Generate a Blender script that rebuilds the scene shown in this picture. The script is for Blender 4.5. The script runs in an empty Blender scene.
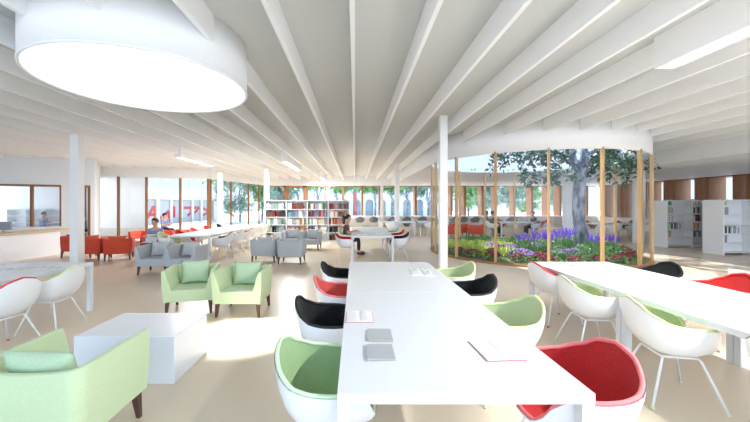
import bpy, bmesh, math, random
from mathutils import Vector, Matrix
random.seed(7)
C = bpy.context.scene.collection
PI = math.pi
EYE = 1.616
sc = bpy.context.scene

# ------------------------------------------------------------------ materials
def mat(name, col, rough=.5, spec=.5, metal=0, noise=None, bump=None, sheen=0, coat=0):
    m = bpy.data.materials.new(name); m.use_nodes = True
    nt = m.node_tree; b = nt.nodes['Principled BSDF']
    b.inputs['Base Color'].default_value = (*col, 1)
    b.inputs['Roughness'].default_value = rough
    b.inputs['Specular IOR Level'].default_value = spec
    b.inputs['Metallic'].default_value = metal
    b.inputs['Sheen Weight'].default_value = sheen
    b.inputs['Coat Weight'].default_value = coat
    if noise or bump:
        tc = nt.nodes.new('ShaderNodeTexCoord')
    if noise:      # (scale, colour2, lo, hi, stretch)
        sca, c2, lo, hi = noise[:4]
        mp = nt.nodes.new('ShaderNodeMapping'); mp.inputs['Scale'].default_value = noise[4] if len(noise) > 4 else (1, 1, 1)
        nt.links.new(tc.outputs['Object'], mp.inputs[0])
        n = nt.nodes.new('ShaderNodeTexNoise'); n.inputs['Scale'].default_value = sca; n.inputs['Detail'].default_value = 4
        nt.links.new(mp.outputs[0], n.inputs['Vector'])
        r = nt.nodes.new('ShaderNodeMapRange'); r.inputs[1].default_value = lo; r.inputs[2].default_value = hi
        nt.links.new(n.outputs['Fac'], r.inputs[0])
        mx = nt.nodes.new('ShaderNodeMix'); mx.data_type = 'RGBA'
        mx.inputs[6].default_value = (*col, 1); mx.inputs[7].default_value = (*c2, 1)
        nt.links.new(r.outputs[0], mx.inputs[0]); nt.links.new(mx.outputs[2], b.inputs['Base Color'])
    if bump:       # (scale, strength)
        n = nt.nodes.new('ShaderNodeTexNoise'); n.inputs['Scale'].default_value = bump[0]; n.inputs['Detail'].default_value = 5
        nt.links.new(tc.outputs['Object'], n.inputs['Vector'])
        bp = nt.nodes.new('ShaderNodeBump'); bp.inputs['Strength'].default_value = bump[1]; bp.inputs['Distance'].default_value = .01
        nt.links.new(n.outputs['Fac'], bp.inputs['Height']); nt.links.new(bp.outputs[0], b.inputs['Normal'])
    return m
def emit(name, col, s):
    m = bpy.data.materials.new(name); m.use_nodes = True; nt = m.node_tree
    nt.nodes.remove(nt.nodes['Principled BSDF'])
    e = nt.nodes.new('ShaderNodeEmission'); e.inputs[0].default_value = (*col, 1); e.inputs[1].default_value = s
    nt.links.new(e.outputs[0], nt.nodes['Material Output'].inputs[0]); return m
def glassmat(name, tint=(1, 1, 1)):
    m = bpy.data.materials.new(name); m.use_nodes = True; nt = m.node_tree
    nt.nodes.remove(nt.nodes['Principled BSDF'])
    t = nt.nodes.new('ShaderNodeBsdfTransparent'); t.inputs[0].default_value = (*tint, 1)
    g = nt.nodes.new('ShaderNodeBsdfGlossy'); g.inputs['Roughness'].default_value = .0
    lw = nt.nodes.new('ShaderNodeLayerWeight'); lw.inputs[0].default_value = .5
    pw = nt.nodes.new('ShaderNodeMath'); pw.operation = 'POWER'; pw.inputs[1].default_value = 5; nt.links.new(lw.outputs['Facing'], pw.inputs[0])
    f = nt.nodes.new('ShaderNodeMath'); f.operation = 'MULTIPLY_ADD'; f.inputs[1].default_value = .5; f.inputs[2].default_value = .03; nt.links.new(pw.outputs[0], f.inputs[0])
    x = nt.nodes.new('ShaderNodeMixShader')
    nt.links.new(f.outputs[0], x.inputs[0]); nt.links.new(t.outputs[0], x.inputs[1]); nt.links.new(g.outputs[0], x.inputs[2])
    nt.links.new(x.outputs[0], nt.nodes['Material Output'].inputs[0]); return m
M = {}
M['white'] = mat('white_paint', (.90, .91, .92), .55)
M['beam'] = mat('beam_white', (.94, .95, .96), .5)
M['slab'] = mat('concrete', (.62, .63, .62), .85, noise=(60, (.40, .395, .38), .62, .78), bump=(80, .3))
M['soffit'] = mat('soffit_plaster', (.90, .91, .93), .6)
M['floor'] = mat('floor_resin', (.71, .59, .445), .30, spec=.4, noise=(.35, (.74, .64, .50), .35, .65))
M['plaza'] = mat('plaza', (.80, .79, .77), .8)
M['table'] = mat('table_white', (.74, .775, .82), .25, spec=.4)
M['lam'] = mat('laminate', (.84, .85, .87), .35)
M['wood'] = mat('oak', (.36, .165, .06), .5, noise=(3, (.27, .115, .04), .35, .7, (6, 6, .6)))
M['woodl'] = mat('oak_light', (.58, .38, .19), .5, noise=(3, (.46, .28, .12), .35, .7, (6, 6, .6)))
M['desk_edge'] = mat('desk_edge', (.74, .56, .34), .5, noise=(4, (.64, .46, .26), .4, .7, (.6, 6, 6)))
M['leg'] = mat('walnut', (.085, .035, .025), .4)
M['steel'] = mat('painted_steel', (.82, .84, .86), .3)
M['shellw'] = mat('shell_white', (.84, .86, .89), .3)
M['glass'] = glassmat('window_glass')
M['bglass'] = mat('blue_glass', (.27, .32, .33), .5)
M['paneg'] = mat('grey_pane', (.55, .60, .66), .3)
M['lampd'] = emit('lamp_diffuser', (1, 1, 1), 9)
M['drumd'] = emit('drum_diffuser', (.93, .97, 1), 1.0)
def fabric(n, c, c2): return mat(n, c, .9, .2, noise=(120, c2, .4, .65), bump=(500, .25), sheen=.1)
M['f_green'] = fabric('fab_green', (.57, .68, .43), (.52, .64, .39))
M['f_greenp'] = fabric('fab_green_cushion', (.50, .64, .44), (.44, .59, .39))
M['f_grey'] = fabric('fab_grey', (.48, .51, .54), (.43, .46, .49))
M['f_greyp'] = fabric('fab_grey_cushion', (.56, .58, .58), (.51, .53, .53))
M['f_red'] = fabric('fab_red', (.62, .085, .045), (.54, .06, .03))
M['f_redp'] = fabric('fab_red_cushion', (.66, .13, .08), (.58, .09, .05))
M['f_light'] = fabric('fab_light', (.66, .68, .69), (.60, .62, .63))
M['u_green'] = fabric('uph_green', (.32, .47, .24), (.28, .42, .21))
M['u_lime'] = fabric('uph_lime', (.56, .64, .40), (.50, .60, .36))
M['u_black'] = fabric('uph_black', (.012, .014, .014), (.02, .022, .022))
M['u_red'] = fabric('uph_red', (.50, .03, .03), (.42, .02, .02))
M['u_coral'] = fabric('uph_coral', (.68, .12, .10), (.60, .09, .08))
M['u_grey'] = fabric('uph_grey', (.20, .22, .24), (.17, .19, .20))
M['p_green'] = mat('pipe_green', (.62, .78, .52), .6)
M['p_lime'] = mat('pipe_lime', (.72, .80, .42), .6)
M['p_black'] = mat('pipe_black', (.012, .013, .014), .5)
M['p_red'] = mat('pipe_red', (.66, .05, .04), .6)
M['p_coral'] = mat('pipe_coral', (.85, .22, .22), .6)
M['p_grey'] = mat('pipe_grey', (.26, .28, .30), .6)
M['letter'] = mat('letter_red', (.72, .02, .03), .5)
M['skin'] = mat('skin', (.62, .37, .26), .6)
M['hair'] = mat('hair', (.015, .011, .01), .5)
M['shirtb'] = mat('shirt_blue', (.22, .27, .55), .8)
M['shirtp'] = mat('shirt_plum', (.16, .055, .065), .8)
M['shirtt'] = mat('shirt_teal', (.05, .09, .11), .8)
M['trous'] = mat('trousers', (.03, .035, .06), .8)
M['trousb'] = mat('trousers_black', (.012, .012, .014), .8)
M['shoe'] = mat('shoe', (.03, .025, .025), .5)
M['nb'] = mat('notebook_cover', (.40, .43, .45), .6)
M['page'] = mat('page', (.80, .80, .81), .7, noise=(90, (.50, .52, .56), .55, .62, (3, 40, 1)))
M['paper'] = mat('paper', (.86, .86, .85), .7)
M['coverr'] = mat('cover_red', (.62, .16, .16), .6)
M['print'] = mat('printed_page', (.78, .81, .82), .6, noise=(18, (.30, .36, .36), .5, .7))
M['soil'] = mat('soil', (.10, .12, .05), .9)
M['bark'] = mat('bark', (.09, .10, .14), .85, noise=(7, (.34, .37, .42), .42, .62, (1, 1, .35)), bump=(14, .6))
M['leafd'] = mat('leaf_dark', (.03, .10, .05), .45)
M['leafm'] = mat('leaf_mid', (.12, .28, .08), .5)
M['leafy'] = mat('leaf_lime', (.50, .60, .12), .5)
M['leafo'] = mat('leaf_outdoor', (.20, .44, .13), .6)
M['leafb'] = mat('leaf_bluish', (.26, .42, .31), .6)
M['fl_red'] = mat('flower_red', (.17, .008, .025), .5)
M['fl_pur'] = mat('flower_purple', (.17, .08, .62), .5)
M['fl_lil'] = mat('flower_lilac', (.38, .20, .62), .5)
M['fl_pink'] = mat('flower_pink', (.55, .22, .22), .5)
M['brick'] = mat('brick_red', (.42, .09, .08), .8, noise=(9, (.30, .05, .05), .45, .6, (.5, .5, 3)))
M['stone'] = mat('stone', (.78, .79, .82), .8)
M['laptop'] = mat('laptop', (.70, .73, .76), .4)
M['metal'] = mat('brushed', (.35, .37, .40), .35, metal=.7)

# ------------------------------------------------------------------ mesh builder
class MB:
    def __init__(s): s.v = []; s.f = []
    def add(s, vs, fs):
        o = len(s.v); s.v += [tuple(v) for v in vs]; s.f += [tuple(i + o for i in f) for f in fs]; return s
    def box(s, x0, x1, y0, y1, z0, z1):
        return s.add([(x0, y0, z0), (x1, y0, z0), (x1, y1, z0), (x0, y1, z0), (x0, y0, z1), (x1, y0, z1), (x1, y1, z1), (x0, y1, z1)],
                     [(0, 3, 2, 1), (4, 5, 6, 7), (0, 1, 5, 4), (1, 2, 6, 5), (2, 3, 7, 6), (3, 0, 4, 7)])
    def bar(s, a, b, w, d, z0, z1):           # upright board from a to b (xy), thickness w centred
        a = Vector(a); b = Vector(b); t = (b - a).normalized(); n = Vector((-t.y, t.x)) * w / 2
        ps = [a - n, b - n, b + n, a + n]
        return s.prism([(p.x, p.y) for p in ps], z0, z1)
    def prism(s, poly, z0, z1):
        n = len(poly)
        vs = [(x, y, z0) for x, y in poly] + [(x, y, z1) for x, y in poly]
        fs = [tuple(range(n))[::-1], tuple(range(n, 2 * n))] + [(i, (i + 1) % n, n + (i + 1) % n, n + i) for i in range(n)]
        return s.add(vs, fs)
    def tube(s, pts, r, n=8, close=False, cap=True):
        pts = [Vector(p) for p in pts]; N = len(pts); rs = r if isinstance(r, (list, tuple)) else [r] * N
        up0 = None; vs = []
        for i, p in enumerate(pts):
            if close: t = (pts[(i + 1) % N] - pts[i - 1])
            else: t = pts[min(i + 1, N - 1)] - pts[max(i - 1, 0)]
            t.normalize()
            if up0 is None:
                up0 = Vector((0, 0, 1)) if abs(t.z) < .9 else Vector((1, 0, 0))
            a = (up0 - t * up0.dot(t)).normalized(); b = t.cross(a); up0 = a
            for k in range(n):
                q = 2 * PI * k / n; vs.append(p + (a * math.cos(q) + b * math.sin(q)) * rs[i])
        fs = []
        for i in range(N if close else N - 1):
            j = (i + 1) % N
            for k in range(n):
                l = (k + 1) % n; fs.append((i * n + k, j * n + k, j * n + l, i * n + l))
        if cap and not close:
            fs.append(tuple(range(n))[::-1]); fs.append(tuple((N - 1) * n + k for k in range(n)))
        return s.add(vs, fs)
    def grid(s, rows, close=False):
        nr = len(rows); nc = len(rows[0]); vs = [p for r in rows for p in r]; fs = []
        for i in range(nr - 1):
            for j in range(nc if close else nc - 1):
                k = (j + 1) % nc; fs.append((i * nc + j, i * nc + k, (i + 1) * nc + k, (i + 1) * nc + j))
        return s.add(vs, fs)
    def ell(s, c, r, nu=10, nv=7):
        rows = []
        for i in range(nv + 1):
            t = PI * i / nv
            rows.append([(c[0] + r[0] * math.sin(t) * math.cos(2 * PI * j / nu), c[1] + r[1] * math.sin(t) * math.sin(2 * PI * j / nu), c[2] + r[2] * math.cos(t)) for j in range(nu)])
        return s.grid(rows, True)
    def leaf(s, p, d, n, L, W):               # pointed folded leaf of four faces
        d = Vector(d).normalized(); sd = d.cross(Vector(n))
        if sd.length < 1e-3: sd = d.cross(Vector((1, 0, 0)))
        sd.normalize(); u = sd.cross(d).normalized(); p = Vector(p)
        m = p + d * L * .45 - u * W * .12
        return s.add([p, m + sd * W / 2 + u * W * .15, p + d * L, m - sd * W / 2 + u * W * .15, m], [(0, 1, 4), (1, 2, 4), (2, 3, 4), (3, 0, 4)])
    def build(s, name, m, parent=None, smooth=False, bevel=0, sub=0, solid=0, loc=None, rz=0, recalc=True):
        me = bpy.data.meshes.new(name); me.from_pydata(s.v, [], s.f)
        if recalc:
            b = bmesh.new(); b.from_mesh(me); bmesh.ops.remove_doubles(b, verts=b.verts, dist=1e-5)
            bmesh.ops.recalc_face_normals(b, faces=b.faces); b.to_mesh(me); b.free()
        me.materials.append(M[m] if isinstance(m, str) else m)
        if smooth:
            me.polygons.foreach_set('use_smooth', [True] * len(me.polygons))
        me.update()
        o = bpy.data.objects.new(name, me); C.objects.link(o)
        if parent: o.parent = parent
        if loc: o.location = loc
        o.rotation_euler.z = rz
        if solid:
            q = o.modifiers.new('s', 'SOLIDIFY'); q.thickness = solid; q.offset = 0
        if bevel:
            q = o.modifiers.new('b', 'BEVEL'); q.width = bevel; q.segments = 3; q.limit_method = 'ANGLE'; q.angle_limit = .7
            q.harden_normals = False
        if sub:
            q = o.modifiers.new('u', 'SUBSURF'); q.levels = sub; q.render_levels = sub
        return o
def tag(o, label=None, cat=None, group=None, kind=None):
    if label: o['label'] = label
    if cat: o['category'] = cat
    if group: o['group'] = group
    if kind: o['kind'] = kind
    return o
def empty(name, loc=(0, 0, 0), rz=0, label=None, cat=None, group=None):
    o = bpy.data.objects.new(name, None); C.objects.link(o); o.location = loc; o.rotation_euler.z = rz
    o.empty_display_size = .1
    return tag(o, label, cat, group)
KIDS = {}
def kids(o):
    return list(o.children)
def copy_tree(o, parent=None):
    c = o.copy(); C.objects.link(c)
    if parent: c.parent = parent
    for ch in kids(o): copy_tree(ch, c)
    return c
def struct(o, label=None): return tag(o, label, None, None, 'structure')
def G(px, py, h=0):                            # place on the plane of height h seen at that point of the photograph
    v = py - 205.; Y = (EYE - h) * 336 / v
    return ((px - 355) / 336 * Y, Y)

# ------------------------------------------------------------------ camera & world
cam = bpy.data.cameras.new('camera'); co = bpy.data.objects.new('camera', cam); C.objects.link(co)
co.location = (0, 0, EYE); co.rotation_euler = (PI / 2, 0, 0)
cam.sensor_width = 36; cam.lens = 36 * 336 / 750; cam.shift_x = 20 / 750; cam.shift_y = -6 / 750; cam.clip_start = .05; cam.clip_end = 300
sc.camera = co
sc.view_settings.view_transform = 'Standard'; sc.view_settings.look = 'None'; sc.view_settings.gamma = 1
sc.view_settings.exposure = 0.6
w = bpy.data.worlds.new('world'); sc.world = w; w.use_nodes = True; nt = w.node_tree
bg = nt.nodes['Background']; tc = nt.nodes.new('ShaderNodeTexCoord'); sx = nt.nodes.new('ShaderNodeSeparateXYZ')
cr = nt.nodes.new('ShaderNodeValToRGB')
cr.color_ramp.elements[0].position = .0; cr.color_ramp.elements[0].color = (.76, .88, 1, 1)
cr.color_ramp.elements[1].position = .45; cr.color_ramp.elements[1].color = (.42, .64, 1, 1)
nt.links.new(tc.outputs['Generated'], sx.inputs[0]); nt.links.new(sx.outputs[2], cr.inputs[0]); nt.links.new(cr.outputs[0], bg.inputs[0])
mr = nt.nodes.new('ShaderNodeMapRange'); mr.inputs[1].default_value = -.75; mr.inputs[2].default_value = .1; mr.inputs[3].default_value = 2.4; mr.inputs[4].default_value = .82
nt.links.new(sx.outputs[1], mr.inputs[0]); nt.links.new(mr.outputs[0], bg.inputs[1])   # sky boosted behind the viewer, added as fill light for the room
sc.cycles.use_denoising = True
sc.cycles.max_bounces = 10; sc.cycles.diffuse_bounces = 6; sc.cycles.transparent_max_bounces = 24
sc.cycles.sample_clamp_indirect = 6

# ------------------------------------------------------------------ room shell
HB = EYE + 1.86; HT = EYE + 2.17; HL = EYE + 1.43      # beam bottoms, slab, low soffit
CX, CY, CR = 5.95, 11.6, 3.22                          # the round courtyard
XW, YW = 18.0, 25.0                                    # right wall, back wall
YF = -3.0
struct(MB().box(-18.5, XW, YF, YW, -.1, 0).build('floor', 'floor'))
struct(MB().box(-70, 80, YW + .81, 90, -.15, -.03).box(-70, -18.5, YF, YW + .81, -.15, -.03).box(XW + .81, 80, YF, YW + .81, -.15, -.03)
       .box(-70, 80, -40, YF, -.15, -.03).build('ground_plaza', 'plaza'), 'pale paved ground outside the building')
def arc(a0, a1, r, n, cx=CX, cy=CY):
    return [(cx + r * math.cos(a0 + (a1 - a0) * i / n), cy + r * math.sin(a0 + (a1 - a0) * i / n)) for i in range(n + 1)]
YS = 12.6
a_r = math.asin((YS - CY) / CR)       # right crossing with Y=10 (negative angle)
near = arc(a_r, -PI, CR, 40)                                     # right crossing -> leftmost point, along the near side
far = arc(a_r, PI, CR, 56)                                       # right crossing -> leftmost, along the far side
U = [(-18.5, YF), (10.8, YF), (10.8, YS)] + near + [(CX - CR, YW), (-18.5, YW)]
L = [(CX - CR, YW), (XW, YW), (XW, YF), (10.8, YF), (10.8, YS)] + far
def slab(poly, z0, z1):
    b = bmesh.new(); vs = [b.verts.new((x, y, z0)) for x, y in poly]; f = b.faces.new(vs)
    r = bmesh.ops.extrude_face_region(b, geom=[f]); bmesh.ops.translate(b, vec=(0, 0, z1 - z0), verts=[e for e in r['geom'] if isinstance(e, bmesh.types.BMVert)])
    bmesh.ops.triangulate(b, faces=[f for f in b.faces if len(f.verts) > 4]); bmesh.ops.recalc_face_normals(b, faces=b.faces)
    m = MB(); b.verts.index_update(); m.add([v.co.copy() for v in b.verts], [[v.index for v in f.verts] for f in b.faces]); b.free(); return m
struct(slab(U, HT, HT + .25).build('ceiling', 'slab'), 'pale grey speckled concrete ceiling slab')
struct(slab(L, HL, HL + .07).build('ceiling_low', 'soffit'), 'smooth white lower ceiling round the courtyard')
# drop faces between slab and low soffit
m = MB()
for (a, b) in (((10.8, YF), (10.8, YS)), ((10.8, YS), near[0]), ((CX - CR, CY), (CX - CR, YW))): m.bar(a, b, .05, 0, HL, HT)
struct(m.build('trim_1', 'soffit'), 'white drop face where the ceiling steps down')
rows = [[(x, y, z) for x, y in near] for z in (HL - .02, HT)]
struct(MB().grid(rows).build('trim_2', 'soffit', solid=.05, smooth=True), 'curved white fascia round the courtyard opening')
# ceiling beams, stopped at the courtyard, the drum and the light boxes
DX, DY, DR, DB = -2.71, 4.41, 1.22, EYE + 1.56
bi = 0
for k in range(-22, 14):
    x = .807 * k - .025
    if x > 10.7: break
    segs = [(YF, YW - .05)]
    if CX - CR < x: segs = [(YF, YS - .03 if x > CX + CR - .02 else CY - math.sqrt(max(0, CR ** 2 - (x - CX) ** 2)) - .04)]
    if abs(x - DX) < DR:
        d = math.sqrt(DR ** 2 - (x - DX) ** 2)
        segs = [(YF, DY - d + .01), (DY + d - .01, YW - .05)]
    if abs(x - 3.99) < .15: segs = [(4.35, segs[0][1])]
    if abs(x + 6.49) < .15: segs = [(YF, 12.29), (15.21, YW - .05)]
    for a, b in segs:
        o = MB().box(x - .025, x + .025, a, b, HB, HT).build('ceiling_beam', 'beam')
        o['kind'] = 'structure'
# walls
SILL, HEAD = .76, HL
def wall_x(name, x0, x1, y, t, spans, mt='white'):                      # wall along X with glazed openings left out
    m = MB(); m.box(x0, x1, y, y + t, 0, SILL).box(x0, x1, y, y + t, HEAD, HT + .2)
    return struct(m.build(name, mt))
wall_x('wall_back', -6.6, XW, YW, .25, None)
struct(MB().box(XW, XW + .25, YF, YW + .25, 0, SILL).box(XW, XW + .25, YF, YW + .25, HEAD, HT + .2).build('wall_right', 'white'))
struct(MB().box(-18.7, -18.5, YF, 14, 0, HT + .2).build('wall_left', 'white'))
# wooden fins and heads in the back window band
fx = [-6.45, -5.1, -3.68, -2.25, -.9, .55, 1.86, 3.2, 4.54, 5.88, 7.2, 8.2, 9.5, 10.5, 11.9, 13.2, 14.4, 15.3, 16.4, 17.3]
fm = empty('timber_window_wall', (0, YW, 0), 0, 'band of tall windows between brown timber fins along the far back wall', 'window')
for i, x in enumerate(fx):
    wd = .15 if i not in (0, 3) else .09
    MB().box(x - wd / 2, x + wd / 2, .02, .8 if i not in (0, 3) else .3, SILL, HEAD).build('fin', 'wood', fm)
MB().box(-6.5, XW, .02, .3, SILL, SILL + .04).build('window_sill', 'woodl', fm)
MB().box(-6.5, XW, .02, .3, HEAD - .05, HEAD).build('head_board', 'wood', fm)
for a, b in zip(fx[:-1], fx[1:]):
    MB().box(a + .08, b - .08, .12, .13, SILL + .04, HEAD - .05).build('window_pane', 'glass', fm)
fr = empty('timber_window_wall', (XW, 0, 0), 0, 'band of deep timber lined windows along the right hand wall above the bookcases', 'window')
ys = []; y = 24.4; k = 0
while y > 3:
    ys.append(y); y -= (1.25, .55)[k % 2]; k += 1
for i, y in enumerate(ys):
    MB().box(.02, .9, y - .09, y + .09, SILL, HEAD).build('fin', 'wood', fr)
MB().box(.02, .5, 3, 24.9, SILL, SILL + .04).build('window_sill', 'woodl', fr)
MB().box(.02, .9, 3, 24.9, HEAD - .05, HEAD).build('head_board', 'wood', fr)
for a, b in zip(ys[:-1], ys[1:]):
    if a - b > 1:      # inner timber cheek boards behind a thin white gap
        MB().box(.86, .9, b + .12, b + .62, SILL + .04, HEAD - .05).build('timber_panel', 'woodl', fr)
    else:
        MB().box(.3, .31, b + .1, a - .1, SILL + .04, HEAD - .05).build('window_pane', 'glass', fr)
# tall wooden door frame behind the bookcase
X0, X1 = G(286, 205.001)[0], 0
dfm = empty('door_frame', (-4.4, YW - .35, 0), 0, 'tall brown timber door frame standing behind the long white bookcase', 'door frame')
for x in (-.72, .72): MB().box(x - .11, x + .11, -.1, .1, 0, HEAD - .02).build('jamb', 'wood', dfm)
MB().box(-.83, .83, -.1, .1, HEAD - .14, HEAD - .02).build('head_board', 'wood', dfm)
# glazed wall on the left, two straight runs
def glazing(name, pts, label, wdt=.07):
    g = empty(name, (0, 0, 0), 0, label, 'glass wall')
    for p in pts: MB().box(p[0] - wdt / 2, p[0] + wdt / 2, p[1] - .07, p[1] + .07, 0, HEAD).build('mullion', 'wood', g)
    MB().bar(pts[0], pts[-1], .1, 0, 0, .06).build('bottom_rail', 'woodl', g)
    MB().bar(pts[0], pts[-1], .12, 0, HEAD, HT).build('head_panel', 'white', g)
    for a, b in zip(pts[:-1], pts[1:]): MB().bar(a, b, .012, 0, .06, HEAD).build('glass_pane', 'glass', g)
    return g
def rayseg(pxs, A, B):
    out = []
    for px in pxs:
        k = (px - 355) / 336; dx, dy = B[0] - A[0], B[1] - A[1]
        s = (k * A[1] - A[0]) / (dx - k * dy); out.append((A[0] + dx * s, A[1] + dy * s))
    return out
GA, GB, GC = (-13.2, 16.4), (-8.05, 18.4), (-6.5, 24.95)
glazing('glazed_wall', [GA] + rayseg([118.5, 146.5, 180.3], GA, GB) + [GB], 'tall glass wall with slim timber mullions facing the building with red letters')
glazing('glazed_wall', rayseg([210.5, 231, 248.5, 259], GB, GC) + [GC], 'tall glass wall with timber mullions beside the far white bookcase')
# reception partition with timber window and door frames
PA, PB = Vector((-16.5, 12.05)), Vector((-11.05, 14.3)); pt = (PB - PA).normalized()
def onp(px):
    return rayseg([px], tuple(PA), tuple(PB))[0]
H2 = 2.42
m = MB(); a0 = onp(62); a1 = onp(76); a2 = onp(91)
m.bar(PA, PB, .15, 0, H2, HT).bar(PA, a0, .15, 0, 0, .74).bar(a0, a1, .15, 0, 0, H2).bar(a2, PB, .15, 0, 0, H2)
m.bar(PB, (-12.6, 16.5), .15, 0, 0, HT)
struct(m.build('wall_reception', 'white'), 'white partition wall behind the reception desk')
wf = empty('window_1', (0, 0, 0)); wf['kind'] = 'structure'
for px in (-45, 32, 61.5):
    p = onp(px); MB().box(p[0] - .04, p[0] + .04, p[1] - .05, p[1] + .05, .74, H2).build('window_frame', 'wood', wf)
MB().bar(onp(-45), a0, .2, 0, H2 - .06, H2 + .02).build('window_head', 'wood', wf)
MB().bar(onp(-45), a0, .02, 0, .74, H2 - .06).build('window_pane', 'glass', wf)
dd = empty('door_1', (0, 0, 0)); dd['kind'] = 'structure'
MB().bar(a1, a2, .2, 0, H2 - .07, H2 + .02).build('door_head', 'wood', dd)
p = a2; MB().box(p[0] - .09, p[0] + .03, p[1] - .06, p[1] + .06, 0, H2).build('door_jamb', 'wood', dd)
# the room behind the partition
struct(MB().box(-26, -13.95, 17.6, 17.7, 0, HT).build('wall_office', 'white'))
struct(MB().box(-26, -18.5, 12, 17.6, -.1, 0).build('floor_office', 'floor'))
os_ = empty('office_shelf', (-15.9, 17.35, 0), 0, 'white open shelf unit in the room behind the reception window', 'shelf')
MB().box(-1.9, 1.0, .2, .24, 0, 1.42).build('back_panel', 'lam', os_)
for x in (-1.9, -.95, 0, .97): MB().box(x, x + .04, -.2, .2, 0, 1.42).build('side_panel', 'lam', os_)
for i in range(5): MB().box(-1.9, 1.0, -.2, .2, .02 + i * .34, .05 + i * .34).build('shelf', 'lam', os_)

# square white columns
def column(x, y, top, label, w=.09):
    o = MB().box(-w, w, -w, w, 0, top).build('column', 'white', loc=(x, y, 0)); tag(o, label, 'column', None, 'thing')
column(-7.40, 8.95, HB, 'white square column beside the red armchairs by the reception desk', .11)
column(2.16, 8.25, HT, 'white square column just left of the courtyard garden')
column(-6.13, 15.3, HL, 'white square column by the glass wall behind the long side table')
column(-4.55, 17.3, HB, 'white square column at the left end of the long bookcase', .11)
column(2.28, 18.2, HT, 'slim white column in the middle of the far seating area', .12)
column(1.92, 24.1, HL, 'slim white column close to the back windows', .1)
column(.633 * 15.1, 15.1, HL, 'white column behind the tree trunk', .15)
column(.845 * 14.2, 14.2, HL, 'white column seen through the right end of the courtyard glass', .15)

# skylight drum
dr = empty('skylight_drum', (DX, DY, 0), 0, 'large white round skylight drum hanging between the ceiling beams', 'skylight')
n = 96
rows = [[(DR * math.cos(2 * PI * i / n), DR * math.sin(2 * PI * i / n), z) for i in range(n)] for z in (DB, HT - .004)]
MB().grid(rows, True).build('drum_wall', 'beam', dr, smooth=True, solid=.02)
MB().tube([((DR - .0) * math.cos(2 * PI * i / n), DR * math.sin(2 * PI * i / n), DB) for i in range(n)], .018, 6, True).build('rim', 'beam', dr, smooth=True)
MB().prism([((DR - .02) * math.cos(2 * PI * i / n), (DR - .02) * math.sin(2 * PI * i / n)) for i in range(n)], DB + .0, DB + .02).build('diffuser', 'drumd', dr)
# linear light boxes
LAMP_W = 62
def lightbox(x, y0, y1, label, w=.26, LAMP_W=LAMP_W):
    e = empty('light_box', (x, y0, 0), 0, label, 'ceiling light', 'linear light boxes between the beams')
    zb = EYE + 1.755
    MB().box(0, w, 0, y1 - y0, zb, HT - .002).build('housing', 'beam', e, bevel=.004)
    MB().box(w * .3, w * .7, .12, y1 - y0 - .12, zb - .012, zb + .002).build('diffuser', 'lampd', e)
    l = bpy.data.lights.new('light_box_lamp', 'AREA'); l.shape = 'RECTANGLE'; l.size = w * .4; l.size_y = y1 - y0 - .24; l.energy = LAMP_W * (y1 - y0)
    lo = bpy.data.objects.new('light_box_lamp', l); C.objects.link(lo); lo.parent = e; lo.location = (w / 2, (y1 - y0) / 2, zb - .014)
lightbox(3.86, -2.5, 4.34, 'long white light box hanging nearest the camera at the upper right', LAMP_W=44)
lightbox(-6.62, 12.3, 15.2, 'linear light box at the left, over the grey armchairs')
lightbox(-2.98, 13.6, 17.2, 'linear light box in front of the long bookcase')
lightbox(-2.3, 21.6, 24.6, 'small far linear light box close to the back windows')
# spot and sun lights
def area(name, loc, sx_, sy_, power, rot=(0, 0, 0), col=(1, 1, 1)):
    l = bpy.data.lights.new(name, 'AREA'); l.shape = 'RECTANGLE'; l.size = sx_; l.size_y = sy_; l.energy = power; l.color = col
    o = bpy.data.objects.new(name, l); C.objects.link(o); o.location = loc; o.rotation_euler = rot; return o
s = bpy.data.lights.new('sun_patch_spot', 'SPOT'); s.energy = 1000; s.spot_size = math.radians(24); s.spot_blend = .25; s.shadow_soft_size = .12; s.color = (1, .98, .94)  # added spot, stands in for the sun patch through the skylight
so = bpy.data.objects.new('sun_patch_spot', s); C.objects.link(so); so.location = (-2.0, 4.35, DB - .05)
d = Vector((-1.42, 4.2, 0)) - so.location; so.rotation_euler = d.to_track_quat('-Z', 'Y').to_euler()
sun = bpy.data.lights.new('sun', 'SUN'); sun.energy = 6.0; sun.angle = math.radians(1.5); sun.color = (1, .97, .92)
suo = bpy.data.objects.new('sun', sun); C.objects.link(suo); suo.rotation_euler = Vector((-.3, .55, .8)).to_track_quat('Z', 'Y').to_euler()

# ------------------------------------------------------------------ furniture: tables
def table(X0, X1, Y0, Y1, label, group='white reading tables', legs=((0, 0), (1, 0), (0, 1), (1, 1)), h=.74):
    cx, cy = (X0 + X1) / 2, (Y0 + Y1) / 2; e = empty('reading_table', (cx, cy, 0), 0, label, 'table', group)
    a, b = (X1 - X0) / 2, (Y1 - Y0) / 2
    MB().box(-a, a, -b + .002, b - .002, h - .05, h).build('tabletop', 'table', e, bevel=.003)
    for i, j in ((0, 0), (1, 0), (0, 1), (1, 1)):
        x = (-a + .001 if i == 0 else a - .061); y = (-b + .004 if j == 0 else b - .064)
        MB().box(x, x + .06, y, y + .06, 0, h - .051).build('leg', 'table', e, bevel=.003)
    return e
table(-.083, 1.117, 1.557, 3.375, 'white reading table nearest the camera, with two grey notebooks on it')
table(-.083, 1.117, 3.380, 5.18, 'white reading table end to end behind the nearest one, with an open magazine')
table(2.69, 3.89, 1.557, 3.40, 'nearer white reading table at the right edge, beside the white chair with lime piping')
table(2.69, 3.89, 3.405, 5.20, 'white reading table at right, its far end in front of the flower bed')
table(-5.25, -4.03, 3.39, 5.18, 'white reading table at the left edge, with pale printed sheets on it')
table(-.11, 1.10, 9.5, 11.30, 'white reading table beside the woman in the plum top')
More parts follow.
